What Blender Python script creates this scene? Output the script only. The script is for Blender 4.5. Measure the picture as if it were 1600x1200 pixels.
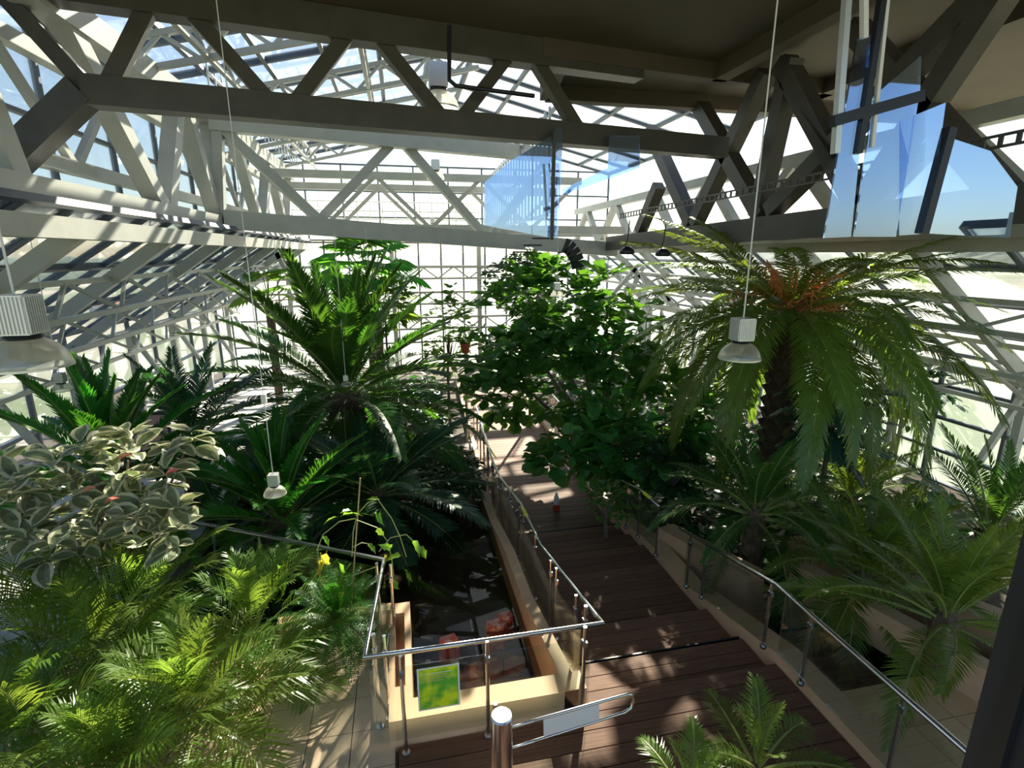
import bpy, math, random
from mathutils import Vector, Matrix, Euler
random.seed(7)
R = math.radians
for o in list(bpy.data.objects): bpy.data.objects.remove(o)
scn = bpy.context.scene
C = scn.collection

# ------------------------------------------------------------------ camera
F, PITCH, YAW, H = 817.0, R(14), R(11.8), 4.6
cd = bpy.data.cameras.new('camera'); cam = bpy.data.objects.new('camera', cd); C.objects.link(cam)
cd.sensor_width = 36; cd.lens = 36 * F / 1600; cd.clip_start = 0.05; cd.clip_end = 4000
cam.location = (0, 0, H); cam.rotation_euler = (R(90) - PITCH, 0, -YAW)
scn.camera = cam

# ------------------------------------------------------------------ sky, sun, exposure
SUN_AZ, SUN_EL = R(25), R(33)          # azimuth measured from +Y towards +X
w = bpy.data.worlds.new('world'); scn.world = w; w.use_nodes = True
wn = w.node_tree; bg = wn.nodes['Background']
sky = wn.nodes.new('ShaderNodeTexSky'); sky.sky_type = 'NISHITA'; sky.sun_disc = False
sky.sun_elevation = SUN_EL; sky.sun_rotation = SUN_AZ; sky.air_density = 1.0; sky.dust_density = 0.8; sky.ozone_density = 1.5
wn.links.new(sky.outputs[0], bg.inputs[0]); bg.inputs[1].default_value = 0.17
sd = bpy.data.lights.new('sun', 'SUN'); sd.energy = 24; sd.angle = R(0.6); sd.color = (1.0, 0.89, 0.70)
so = bpy.data.objects.new('sun', sd); C.objects.link(so)
sv = Vector((math.sin(SUN_AZ) * math.cos(SUN_EL), math.cos(SUN_AZ) * math.cos(SUN_EL), math.sin(SUN_EL)))
so.rotation_euler = sv.to_track_quat('Z', 'Y').to_euler(); so.location = (20, 10, 30)
scn.view_settings.view_transform = 'Standard'; scn.view_settings.look = 'None'
scn.view_settings.gamma = 1; scn.view_settings.exposure = 0.3
scn.view_settings.use_curve_mapping = False

# ------------------------------------------------------------------ surveying helpers (photo sight lines cut by real planes)
def ray(px, py):
    a = px - 800; b = 600 - py
    h = F * math.cos(PITCH) + b * math.sin(PITCH); v = -F * math.sin(PITCH) + b * math.cos(PITCH)
    return Vector((h * math.sin(YAW) + a * math.cos(YAW), h * math.cos(YAW) - a * math.sin(YAW), v))
EYE = Vector((0, 0, H))
def atz(px, py, z): d = ray(px, py); return EYE + d * ((z - H) / d.z)
def atx(px, py, x): d = ray(px, py); return EYE + d * (x / d.x)
def aty(px, py, y): d = ray(px, py); return EYE + d * (y / d.y)

# ------------------------------------------------------------------ materials
def mat(name, col, rough=.5, metal=0., noise=None, bump=0., spec=.5, var=0.):
    m = bpy.data.materials.new(name); m.use_nodes = True; nt = m.node_tree; b = nt.nodes['Principled BSDF']
    b.inputs['Base Color'].default_value = (*col, 1); b.inputs['Roughness'].default_value = rough
    b.inputs['Metallic'].default_value = metal; b.inputs['Specular IOR Level'].default_value = spec
    src = None
    if noise:
        sc, col2, lo, hi = noise
        tc = nt.nodes.new('ShaderNodeTexCoord'); n = nt.nodes.new('ShaderNodeTexNoise')
        n.inputs['Scale'].default_value = sc; n.inputs['Detail'].default_value = 6
        nt.links.new(tc.outputs['Object'], n.inputs['Vector'])
        r = nt.nodes.new('ShaderNodeValToRGB'); r.color_ramp.elements[0].position = lo; r.color_ramp.elements[1].position = hi
        r.color_ramp.elements[0].color = (*col, 1); r.color_ramp.elements[1].color = (*col2, 1)
        nt.links.new(n.outputs['Fac'], r.inputs[0]); src = r.outputs[0]
        if bump:
            bp = nt.nodes.new('ShaderNodeBump'); bp.inputs['Strength'].default_value = bump; bp.inputs['Distance'].default_value = .02
            nt.links.new(n.outputs['Fac'], bp.inputs['Height']); nt.links.new(bp.outputs[0], b.inputs['Normal'])
    if var:
        oi = nt.nodes.new('ShaderNodeObjectInfo'); mr = nt.nodes.new('ShaderNodeMapRange')
        mr.inputs[3].default_value = 1 - var; mr.inputs[4].default_value = 1 + var
        nt.links.new(oi.outputs['Random'], mr.inputs[0])
        hs = nt.nodes.new('ShaderNodeHueSaturation'); nt.links.new(mr.outputs[0], hs.inputs['Value'])
        if src: nt.links.new(src, hs.inputs['Color'])
        else: hs.inputs['Color'].default_value = (*col, 1)
        src = hs.outputs[0]
    if src: nt.links.new(src, b.inputs['Base Color'])
    return m
def leafmat(name, col, trans, tfac=.4, rough=.35, var=.25, spec=.5):
    m = bpy.data.materials.new(name); m.use_nodes = True; nt = m.node_tree; b = nt.nodes['Principled BSDF']
    b.inputs['Roughness'].default_value = rough; b.inputs['Specular IOR Level'].default_value = spec
    tr = nt.nodes.new('ShaderNodeBsdfTranslucent'); mx = nt.nodes.new('ShaderNodeMixShader'); mx.inputs[0].default_value = tfac
    oi = nt.nodes.new('ShaderNodeObjectInfo'); tc = nt.nodes.new('ShaderNodeTexCoord'); n = nt.nodes.new('ShaderNodeTexNoise'); n.inputs['Scale'].default_value = 3.0
    nt.links.new(tc.outputs['Object'], n.inputs['Vector'])
    ad = nt.nodes.new('ShaderNodeMath'); ad.operation = 'ADD'; nt.links.new(oi.outputs['Random'], ad.inputs[0]); nt.links.new(n.outputs['Fac'], ad.inputs[1])
    mr = nt.nodes.new('ShaderNodeMapRange'); mr.inputs[1].default_value = .2; mr.inputs[2].default_value = 1.6
    mr.inputs[3].default_value = 1 - var; mr.inputs[4].default_value = 1 + var; nt.links.new(ad.outputs[0], mr.inputs[0])
    hu = nt.nodes.new('ShaderNodeMapRange'); hu.inputs[3].default_value = .485; hu.inputs[4].default_value = .515; nt.links.new(oi.outputs['Random'], hu.inputs[0])
    for c, tgt in ((col, b.inputs['Base Color']), (trans, tr.inputs[0])):
        hs = nt.nodes.new('ShaderNodeHueSaturation'); hs.inputs['Color'].default_value = (*c, 1)
        nt.links.new(mr.outputs[0], hs.inputs['Value']); nt.links.new(hu.outputs[0], hs.inputs['Hue']); nt.links.new(hs.outputs[0], tgt)
    nt.links.new(b.outputs[0], mx.inputs[1]); nt.links.new(tr.outputs[0], mx.inputs[2])
    nt.links.new(mx.outputs[0], nt.nodes['Material Output'].inputs[0])
    return m
def glassmat(name, tint, gloss=(1, 1, 1), base=.06, haze=0., hazecol=(.8, .85, .85), rough=.02):
    m = bpy.data.materials.new(name); m.use_nodes = True; nt = m.node_tree; nt.nodes.remove(nt.nodes['Principled BSDF'])
    t = nt.nodes.new('ShaderNodeBsdfTransparent'); t.inputs[0].default_value = (*tint, 1)
    g = nt.nodes.new('ShaderNodeBsdfGlossy'); g.inputs['Roughness'].default_value = rough; g.inputs[0].default_value = (*gloss, 1)
    lw = nt.nodes.new('ShaderNodeLayerWeight'); lw.inputs[0].default_value = .25
    mr = nt.nodes.new('ShaderNodeMapRange'); mr.inputs[3].default_value = base; mr.inputs[4].default_value = min(1, base + .4); nt.links.new(lw.outputs['Fresnel'], mr.inputs[0])
    mx = nt.nodes.new('ShaderNodeMixShader'); nt.links.new(mr.outputs[0], mx.inputs[0])
    nt.links.new(t.outputs[0], mx.inputs[1]); nt.links.new(g.outputs[0], mx.inputs[2]); out = mx.outputs[0]
    if haze:  # milky scatter mixed in: distance haze for panes, whitening for lamp bells
        d = nt.nodes.new('ShaderNodeBsdfTranslucent'); d.inputs[0].default_value = (*hazecol, 1)
        m2 = nt.nodes.new('ShaderNodeMixShader'); m2.inputs[0].default_value = haze
        nt.links.new(out, m2.inputs[1]); nt.links.new(d.outputs[0], m2.inputs[2]); out = m2.outputs[0]
    nt.links.new(out, nt.nodes['Material Output'].inputs[0])
    return m

M = {}
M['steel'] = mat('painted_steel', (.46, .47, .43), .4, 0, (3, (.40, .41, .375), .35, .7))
M['steel_shaded'] = mat('shaded_steel', (.075, .070, .060), .45, 0, (3, (.055, .052, .045), .35, .7))  # darker copy of the painted steel, backlight and slab shade put into its colour
M['bar'] = mat('dark_glazing_bar', (.10, .12, .15), .45)
M['alu'] = mat('aluminium', (.62, .64, .64), .35, .6)
M['inox'] = mat('brushed_stainless', (.72, .72, .72), .22, 1.0, (60, (.60, .60, .61), .3, .7))
M['slab'] = mat('brown_ceiling', (.085, .066, .046), .7, 0, (1.2, (.068, .053, .037), .3, .7))
M['glass'] = glassmat('roof_glass', (.93, .96, .97), base=.03, haze=.09, hazecol=(.75, .82, .85))
M['glass_clear'] = glassmat('clear_roof_glass', (.93, .96, .98), base=.012, haze=.015, hazecol=(.75, .82, .85))
M['railglass'] = glassmat('balustrade_glass', (.93, .97, .95), base=.05)
M['skyreflect'] = glassmat('sky_reflection', (.62, .72, .88), gloss=(.62, .78, 1.0), base=.38)  # blue tint and gloss stand in for reflected sky
M['lampglass'] = glassmat('prismatic_glass', (.86, .88, .84), base=.22, haze=.55, hazecol=(.97, .95, .86), rough=.2)
M['water'] = glassmat('pond_water', (.62, .58, .48), base=.008, rough=.01)
M['wood'] = mat('deck_wood', (.125, .062, .038), .62, 0, (9, (.22, .112, .068), .3, .75), .15, .2, .18)
M['tan'] = mat('tan_render', (.66, .42, .25), .6, 0, (5, (.60, .375, .22), .3, .75))
M['tile'] = mat('beige_floor_tile', (.56, .40, .27), .38, 0, (6, (.62, .46, .32), .3, .7), 0, .5, .07)
M['tile_tan'] = mat('tan_floor_tile', (.66, .42, .22), .45, 0, (6, (.72, .47, .26), .3, .7), 0, .4, .07)
M['grout'] = mat('grout', (.22, .16, .11), .8)
M['soil'] = mat('soil', (.045, .033, .022), .9, 0, (8, (.09, .065, .04), .35, .7), .6)
M['pale'] = mat('pale_concrete', (.58, .56, .52), .7, 0, (2, (.5, .46, .44), .3, .7))
M['pink'] = mat('pink_panel', (.48, .30, .27), .6, 0, (4, (.42, .26, .24), .3, .7))
M['marble'] = mat('red_marble', (.42, .12, .085), .3, 0, (7, (.70, .50, .42), .52, .66), .0, .5, .25)
M['poolfloor'] = mat('pool_floor', (.035, .025, .02), .6)
M['black'] = mat('black_metal', (.012, .014, .02), .4)
M['jamb'] = mat('dark_jamb', (.018, .02, .028), .55)
M['white'] = mat('white_plate', (.72, .72, .70), .45)
M['red'] = mat('red_plastic', (.55, .06, .03), .4)
M['yellow'] = mat('yellow_tape', (.75, .68, .04), .5)
M['trunk'] = mat('palm_bark', (.085, .06, .04), .9, 0, (14, (.16, .115, .075), .35, .7), .5)
M['bark'] = mat('tree_bark', (.12, .09, .065), .85, 0, (10, (.19, .15, .11), .35, .7), .4)
M['orange'] = mat('orange_fibre', (.80, .30, .08), .7, 0, (8, (.60, .25, .08), .3, .7))
M['cane'] = mat('bamboo_cane', (.50, .33, .17), .6)
M['stone'] = mat('pinkish_stone', (.42, .32, .29), .8, 0, (4, (.30, .23, .21), .3, .7), .4, .5, .2)
M['terra'] = mat('terracotta', (.55, .13, .05), .7)
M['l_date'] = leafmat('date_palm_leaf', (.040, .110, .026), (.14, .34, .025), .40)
M['l_dateB'] = leafmat('canary_palm_leaf', (.10, .165, .032), (.32, .45, .04), .44)
M['l_cycad'] = leafmat('cycad_leaf', (.036, .15, .026), (.13, .46, .03), .42, .3)
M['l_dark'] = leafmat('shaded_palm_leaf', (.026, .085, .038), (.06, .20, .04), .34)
M['l_areca'] = leafmat('areca_leaf', (.11, .20, .035), (.34, .48, .05), .45, .35)
M['l_fig'] = leafmat('fig_leaf', (.055, .18, .045), (.20, .56, .04), .38, .25, .4)
M['l_fern'] = leafmat('fern_leaf', (.035, .15, .02), (.10, .38, .02), .42)
M['l_blue'] = leafmat('bluish_leaf', (.030, .080, .055), (.05, .15, .07), .3)
M['l_vine'] = leafmat('vine_leaf', (.16, .33, .04), (.36, .62, .05), .5)
M['l_vyel'] = leafmat('yellowed_leaf', (.60, .52, .06), (.8, .68, .08), .45)
M['l_shrub'] = leafmat('shrub_leaf', (.075, .16, .03), (.22, .42, .04), .42)
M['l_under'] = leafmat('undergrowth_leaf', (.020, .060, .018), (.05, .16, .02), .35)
M['l_vgreen'] = leafmat('variegated_centre', (.19, .22, .12), (.25, .32, .12), .3)
M['l_vcream'] = leafmat('variegated_margin', (.62, .60, .40), (.62, .60, .34), .3, .4, .12)
M['l_vpink'] = leafmat('pink_sheath', (.55, .16, .12), (.6, .2, .15), .35)
M['rachis'] = mat('leaf_stalk', (.22, .27, .07), .5)
M['sprout'] = mat('vine_stem', (.42, .46, .16), .5)
M['hill'] = mat('hill_green', (.022, .050, .040), .95, 0, (.05, (.06, .085, .07), .4, .62))
M['land'] = mat('valley_land', (.10, .13, .07), .95, 0, (.012, (.24, .22, .19), .42, .62))
M['house'] = mat('house_wall', (.72, .68, .62), .8)
M['roofred'] = mat('house_roof', (.42, .20, .14), .8)

# ------------------------------------------------------------------ mesh helpers
def mesh(name, v, f, m, mi=None, smooth=False):
    me = bpy.data.meshes.new(name); me.from_pydata([tuple(p) for p in v], [], f)
    for k in (m if isinstance(m, (list, tuple)) else [m]): me.materials.append(M[k])
    if mi: me.polygons.foreach_set('material_index', mi)
    if smooth: me.polygons.foreach_set('use_smooth', [True] * len(me.polygons))
    me.update(); return me
def link(name, me, parent=None, loc=None, rot=None, scale=None):
    o = bpy.data.objects.new(name, me); C.objects.link(o)
    if parent: o.parent = parent
    if loc is not None: o.location = loc
    if rot is not None: o.rotation_euler = rot
    if scale is not None: o.scale = scale
    return o
def tag(o, label, cat=None, group=None, kind=None):
    o['label'] = label
    if cat: o['category'] = cat
    if group: o['group'] = group
    if kind: o['kind'] = kind
    return o
def empty(name, loc=(0, 0, 0), label=None, cat=None, group=None, kind=None, rz=0):
    o = bpy.data.objects.new(name, None); C.objects.link(o); o.location = loc; o.rotation_euler.z = rz
    o.empty_display_size = .1
    if label: tag(o, label, cat, group, kind)
    return o
class MB:
    def __init__(s): s.v = []; s.f = []; s.mi = []
    def add(s, v, f, k=0):
        b = len(s.v); s.v += [Vector(p) for p in v]; s.f += [tuple(i + b for i in q) for q in f]; s.mi += [k] * len(f); return s
    def box(s, a, b, k=0):
        x0, y0, z0 = a; x1, y1, z1 = b
        return s.add([(x0,y0,z0),(x1,y0,z0),(x1,y1,z0),(x0,y1,z0),(x0,y0,z1),(x1,y0,z1),(x1,y1,z1),(x0,y1,z1)],
                     [(0,3,2,1),(4,5,6,7),(0,1,5,4),(1,2,6,5),(2,3,7,6),(3,0,4,7)], k)
    def beam(s, p, q, w, h=None, up=(0, 0, 1), k=0):
        h = h or w; p = Vector(p); q = Vector(q); d = (q - p).normalized(); up = Vector(up)
        if abs(d.dot(up)) > .98: up = Vector((0, 1, 0))
        x = d.cross(up).normalized() * (w / 2); y = x.cross(d).normalized() * (h / 2)
        return s.add([p-x-y,p+x-y,p+x+y,p-x+y,q-x-y,q+x-y,q+x+y,q-x+y], [(0,1,2,3),(7,6,5,4),(0,4,5,1),(1,5,6,2),(2,6,7,3),(3,7,4,0)], k)
    def tube(s, pts, r, n=8, k=0, cap=True):
        pts = [Vector(p) for p in pts]; rr = r if isinstance(r, (list, tuple)) else [r] * len(pts)
        vs = []; fs = []; u = None
        for i, p in enumerate(pts):
            d = ((pts[min(i+1, len(pts)-1)] - p).normalized() + (p - pts[max(i-1, 0)]).normalized())
            d = d.normalized() if d.length > 1e-6 else Vector((0, 0, 1))
            if u is None: u = d.orthogonal().normalized()
            else: u = (u - d * u.dot(d)).normalized()
            t = d.cross(u)
            for j in range(n):
                a = 2 * math.pi * j / n; vs.append(p + (u * math.cos(a) + t * math.sin(a)) * rr[i])
        for i in range(len(pts) - 1):
            for j in range(n):
                fs.append((i*n+j, i*n+(j+1) % n, (i+1)*n+(j+1) % n, (i+1)*n+j))
        if cap: fs += [tuple(range(n))[::-1], tuple(range((len(pts)-1)*n, len(pts)*n))]
        return s.add(vs, fs, k)
    def lathe(s, prof, n=20, c=(0, 0, 0), k=0):
        vs = []; fs = []
        for r, z in prof:
            for j in range(n):
                a = 2 * math.pi * j / n; vs.append((c[0] + r * math.cos(a), c[1] + r * math.sin(a), c[2] + z))
        for i in range(len(prof) - 1):
            for j in range(n): fs.append((i*n+j, i*n+(j+1) % n, (i+1)*n+(j+1) % n, (i+1)*n+j))
        return s.add(vs, fs, k)
    def build(s, name, m, parent=None, smooth=False, **kw):
        multi = isinstance(m, (list, tuple))
        return link(name, mesh(name, s.v, s.f, m, s.mi if multi else None, smooth), parent, **kw)
def beam(parent, name, p, q, w, h=None, m='steel', up=(0, 0, 1)): return MB().beam(p, q, w, h, up).build(name, m, parent)
def box(parent, name, a, b, m): return MB().box(a, b).build(name, m, parent)
UNIT = {}
def unit(m):                                           # shared unit box for alike pieces
    if m not in UNIT: UNIT[m] = mesh('unit_' + m, *(lambda b: (b.v, b.f))(MB().box((-.5, -.5, -.5), (.5, .5, .5))), m)
    return UNIT[m]

# ================================================================== SETTING
# outside: valley, hills
land = tag(box(None, 'ground', (-1500, -600, -31), (1800, 2600, -30), 'land'), 'pale valley floor far below the greenhouse', kind='structure')
def hills(name, xa, ya, xb, yb, hh, depth, label, seed):
    rnd = random.Random(seed); n, k = 60, 10; v = []; f = []
    a = Vector((xa, ya, 0)); b = Vector((xb, yb, 0)); t = (b - a).normalized(); nn = Vector((-t.y, t.x, 0))
    ph = [rnd.uniform(0, 6) for _ in range(6)]
    for i in range(n + 1):
        s = i / n; crest = hh * (.62 + .2 * math.sin(5 * s + ph[0]) + .1 * math.sin(13 * s + ph[1]) + .05 * math.sin(31 * s + ph[2]))
        for j in range(k + 1):
            u = j / k; z = -30.5 + crest * math.sin(math.pi * u) ** .8 * (1 + .12 * rnd.uniform(-1, 1))
            v.append(a + (b - a) * s + nn * depth * (u - .5) + Vector((0, 0, z)))
    for i in range(n):
        for j in range(k): q = i*(k+1)+j; f.append((q, q+1, q+k+2, q+k+1))
    return tag(link(name, mesh(name, v, f, 'hill')), label, kind='structure')
hills('hill', -760, 250, -260, 1300, 78, 260, 'wooded hillside outside beyond the sloping glazing', 3)
hills('hill', -300, 1400, 1400, 1300, 62, 300, 'low distant hill ridge beyond the end glazing', 5)
hills('hill', 1300, 1200, 1500, -200, 50, 300, 'hazy green ridge far beyond the glazing by the canary palm', 8)
rnd = random.Random(4)
hw = mesh('house_wall', *(lambda b: (b.v, b.f))(MB().box((-6, -5, 0), (6, 5, 7))), 'house')
hr = mesh('house_roof', [(-6.6,-5.6,7),(6.6,-5.6,7),(6.6,5.6,7),(-6.6,5.6,7),(-6.6,0,10.5),(6.6,0,10.5)], [(0,1,5,4),(2,3,4,5),(0,4,3),(1,2,5),(0,3,2,1)], 'roofred')
for i in range(16):
    if i < 6: x, y = -320 + 38 * i + rnd.uniform(-6, 6), 180 + (i * 97) % 230
    elif i < 9: x, y = -60 + 60 * (i - 6) + rnd.uniform(-10, 10), 320 + 55 * ((i * 2) % 4)
    else: x, y = 160 + 38 * (i - 9) + rnd.uniform(-6, 6), 70 + (i * 83) % 240
    h_ = empty('house', (x, y, -30), 'small pale house with a red roof down in the valley', 'house', 'houses in the valley', rz=rnd.uniform(0, 3))
    link('wall', hw, h_); link('roof', hr, h_)

# hall geometry
XL, XLK, ZLK = -4.0, -7.5, 2.45      # left: roof top edge, knee
XR, XRK, ZRK = 9.0, 12.5, 2.0
ZT, Y0, Y1, ZF = 4.9, 2.0, 26.0, -0.9
ZTR = 4.75
# ---- floors
flb = tag(box(None, 'floor', (-12, -2, ZF - .3), (13, 26.5, ZF), 'soil'), 'dark planting soil under the palms', kind='structure')
apron = tag(MB().box((-7.5, 6.2, ZF), (-3.9, 26, -.5)).build('floor_terrace', 'pale'), 'pale concrete terrace floor below the sloping glazing', kind='structure')
tl = tag(MB().box((-7.4, -2, ZF), (-.25, 6.0, -.06)).build('floor_tiled', 'grout'), 'beige tiled floor beside the areca palms', kind='structure')
TS = .42
for i in range(9):
    for j in range(10):
        x = -.27 - TS * (i + .5); y = 1.9 + TS * (j + .5)
        link('tile', unit('tile'), tl, (x, y, -.035), None, (TS - .008, TS - .008, .07))
tr_ = tag(MB().box((4.34, -2, ZF), (7.4, 3.9, -.12)).build('floor_terrace', 'grout'), 'tan tiled terrace added for a floor reflection beyond the deck kerb', kind='structure')  # added floor: reflected tan tiles built as a terrace
for i in range(6):
    for j in range(8):
        link('tile', unit('tile_tan'), tr_, (4.35 + .52 * (i + .5), -.25 + .52 * (j + .5), -.09), None, (.51, .51, .07))
# ---- wooden walkway
def zdeck(y):
    if y < 4.35: return 0.
    if y < 6.35: return -.15 * (1 + int((y - 4.35) / .67))
    if y < 7.7: return -.45
    if y < 9.6: return -.45 - .12 * (1 + int((y - 7.7) / .64))
    return -.83
deck = empty('floor_deck', (0, 0, 0), 'brown plank walkway stepping down between the palms', kind='structure')
PW = .1975; y = 1.2
while y < 22:
    z = zdeck(y + .1); off = max(0, (y - 10)) * .045
    x0, x1 = (-.24, 4.02) if y < 4.05 else (1.66 + off, 4.02 + off)
    link('plank', unit('wood'), deck, ((x0 + x1) / 2, y + PW / 2, z - .09), None, (x1 - x0, PW - .012, .18))
    y += PW
box(deck, 'joist', (-.2, 1.2, -.5), (4.0, 4.0, -.19), 'black')
for y in (4.35, 5.02, 5.69, 6.35, 7.7, 8.34, 8.98): box(deck, 'riser', (1.66, y - .02, zdeck(y) - .2), (4.02, y, zdeck(y - .1) - .02), 'black')
# kerbs
def kerb(pts, w, hgt, label, name='kerb', m='tan', low=.9):
    b = MB(); n = len(pts); v = []
    for i, (x, y, z) in enumerate(pts): v += [(x, y, z - hgt), (x + w, y, z - hgt), (x + w, y, z), (x, y, z)]
    f = [(0, 1, 2, 3), (n*4-1, n*4-2, n*4-3, n*4-4)]
    for i in range(n - 1):
        a = i * 4
        for j in range(4): f.append((a+j, a+4+j, a+4+(j+1) % 4, a+(j+1) % 4))
    b.add(v, f); o = b.build(name, m); o['kind'] = 'structure'; o['label'] = label; return o
kerb([(4.03, -1, .12), (4.03, 4.4, .12), (4.03, 6.4, -.33), (4.03, 7.7, -.33), (4.03, 9.6, -.7), (4.03, 10, -.7), (4.6, 22, -.7)], .30, .8, 'tan kerb along the walkway under the palm side handrail', 'trim_1')
kerb([(1.60, 4.45, .02), (1.60, 6.4, -.38), (1.60, 7.7, -.38), (1.60, 9.6, -.7), (1.60, 10, -.7), (2.12, 22, -.7)], .1, .8, 'low tan kerb between walkway and pond', 'trim_2')
kerb([(7.0, -.5, .3), (7.0, 4.0, .3), (6.0, 6.6, .1)], .3, 1.2, 'tan planter wall beside the tiled terrace', 'trim_3')
# added tan bar for a floor reflection streak across the right bed
b = MB(); p = [atz(1240, 900, .1), atz(1440, 1015, .1)]; b.beam(p[0], p[1] + (p[1] - p[0]) * .6, .22, .5); o = b.build('trim_4', 'tan'); tag(o, 'slanting tan bar added for a floor reflection, half hidden by palm fronds', kind='structure')
b = MB(); p = [atz(1040, 850, -.5), atz(1180, 930, -.3)]; b.beam(p[0], p[1], .35, .7); o = b.build('trim_5', 'tan'); tag(o, 'short tan planter block behind the handrail', kind='structure')
# ---- pond
kerb([(1.42, 4.18, .3), (1.42, 4.6, .28), (1.42, 6.15, .0), (1.42, 7.25, .0), (1.42, 8.9, -.28), (1.42, 10.6, -.3)], .15, 1.2, 'tan pond wall beside the walkway', 'wall_pond')
tag(MB().box((-.32, 4.18, ZF), (1.655, 4.42, .295)).build('wall_front', 'tan'), 'front pond wall behind the glass balustrade', kind='structure')
b = MB(); b.box((-.33, 4.4, ZF), (-.27, 5.95, .29)); b.box((-.16, 4.4, ZF), (-.09, 5.95, .29)); b.box((-.27, 5.75, ZF), (-.16, 5.95, .289)); b.box((-.27, 4.4, ZF), (-.16, 4.6, .289)); b.box((-.27, 4.6, ZF), (-.16, 5.75, .06))
tag(b.build('wall_left', 'tan'), 'hollow tan pond wall next to the fern', kind='structure')
tag(MB().box((-1.7, 5.96, ZF), (-.33, 6.1, .2)).build('wall_bed', 'tan'), 'low tan wall behind the fern', kind='structure')
tag(MB().box((-1.7, 4.4, -.64), (1.42, 11, -.6)).build('floor_pond', 'poolfloor'), 'dark pond bottom', kind='structure')
pond = empty('pond', (.7, 5, -.8), 'dark still pond between walkway and fern', 'pond')
wat = MB().add([(-1.7, 5.9, 0), (-.09, 5.9, 0), (-.09, 4.4, 0), (1.42, 4.4, 0), (1.42, 11, 0), (-1.7, 11, 0)], [(0, 1, 2, 3, 4, 5)]).build('water_surface', 'water', pond); wat.location = (-.7, -5, .5)
rnd = random.Random(11)
for i in range(5):                                     # crazy paving on the pond bottom
    for j in range(5):
        cx = .02 + j * .3 + rnd.uniform(-.05, .05) + .0; cy = 4.5 + i * .26 + rnd.uniform(-.04, .04)
        if cx > 1.36 or rnd.random() < .12: continue
        n = rnd.choice((4, 5, 5, 6)); a0 = rnd.uniform(0, 6); v = []
        for k in range(n):
            a = a0 + 2 * math.pi * k / n; r = rnd.uniform(.14, .19); v.append((r * math.cos(a), r * math.sin(a)))
        vv = [(x, y, 0) for x, y in v] + [(x, y, .06) for x, y in v]
        ff = [tuple(range(n))[::-1], tuple(range(n, 2 * n))] + [(k, (k+1) % n, n+(k+1) % n, n+k) for k in range(n)]
        link('paving_stone', mesh('paving_stone', vv, ff, 'marble'), pond, (cx - .7, cy - 5, .2))
for (px, py, z, s) in ((775, 975, -.25, .2), (700, 1000, -.28, .17), (790, 962, -.22, .14)):
    p = atz(px, py, z); b = MB(); n = 7; rr = [rnd.uniform(.7, 1.1) * s for _ in range(n)]
    v = [(rr[k] * math.cos(6.283*k/n), rr[k] * .7 * math.sin(6.283*k/n), -.5) for k in range(n)] + [(rr[k] * .8 * math.cos(6.283*k/n), rr[k] * .55 * math.sin(6.283*k/n), .0 + .03 * (k % 2)) for k in range(n)]
    b.add(v, [tuple(range(n, 2*n))] + [(k, (k+1) % n, n+(k+1) % n, n+k) for k in range(n)])
    b.build('marble_rock', 'marble', pond).location = p - Vector((.7, 5, -.8))

# ---- glazed envelope: each slope = structure with rafters, glazing bars and single panes
def glazing(name, label, o, u, v, nu, nv, mats=('bar', 'glass'), bw=.07, off=.0, skip=None):
    """o origin, u / v full edge vectors, nu x nv panes; bars both ways, a pane in each cell"""
    root = empty(name, o, label, kind='structure'); u = Vector(u); v = Vector(v); n = u.cross(v).normalized()
    for i in range(nu + 1): MB().beam(u * i / nu, u * i / nu + v, bw, bw * 1.6, n).build('glazing_bar', mats[0], root)
    for j in range(nv + 1): MB().beam(v * j / nv, v * j / nv + u, bw, bw * 1.4, n).build('transom', mats[0], root)
    rot = Matrix((u.normalized(), v.normalized(), n)).transposed().to_euler()
    for i in range(nu):
        for j in range(nv):
            if skip and skip(i, j): continue
            link('pane', unit(mats[1]), root, u * ((i + .5) / nu) + v * ((j + .5) / nv), rot, (u.length / nu - bw, v.length / nv - bw, .016))
    return root
NY = 15
gl = glazing('window_1', 'sloping glazed roof above the terrace with a view of wooded hills', (XL, Y0, ZT + .3), (XLK - XL - .3, 0, ZLK - ZT), (0, Y1 - Y0, 0), 3, 24, ('bar', 'glass_clear'))
glazing('window_2', 'upright glazing below the hillside slope', (XLK - .3, Y0, ZF), (0, 0, ZLK + .3 - ZF), (0, Y1 - Y0, 0), 2, 16, ('bar', 'glass_clear'))
glazing('window_3', 'sloping glazed roof behind the tall canary palm', (XR, Y0, ZTR + .3), (XRK - XR + .3, 0, ZRK - ZTR), (0, Y1 - Y0, 0), 4, NY)
glazing('window_4', 'upright glazing beyond the palms beside the walkway', (XRK + .3, Y0, ZF), (0, 0, ZRK + .3 - ZF), (0, Y1 - Y0, 0), 4, NY)
glazing('window_5', 'upright end wall glazing behind the fan palm', (XLK - .2, Y1 + .2, ZF), (XRK - XLK + .4, 0, 0), (0, 0, 6.1), 19, 5)
# lantern roof
ZE, ZR_, XM = 8.45, 10.3, 2.4
glazing('window_6', 'lantern roof glazing showing blue sky', (-5.6, 9.2, ZE), (XM + 5.6, 0, ZR_ - ZE), (0, 17, 0), 6, 9, ('bar', 'glass_clear'), bw=.10)
glazing('window_7', 'lantern roof glazing above the gallery', (XM, 14.2, ZR_), (XM + 5.6, 0, ZE - ZR_), (0, 12, 0), 5, 6, bw=.10)
glazing('window_8', 'far lantern end glazing above the hall', (-5.6, Y1 + .2, ZT + .2), (16, 0, 0), (0, 0, 3.4), 10, 3)
glazing('window_9', 'lantern side glazing behind the pale truss', (-5.7, 4.5, ZT + .3), (0, 0, 3.1), (0, 21.5, 0), 2, 10)
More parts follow.
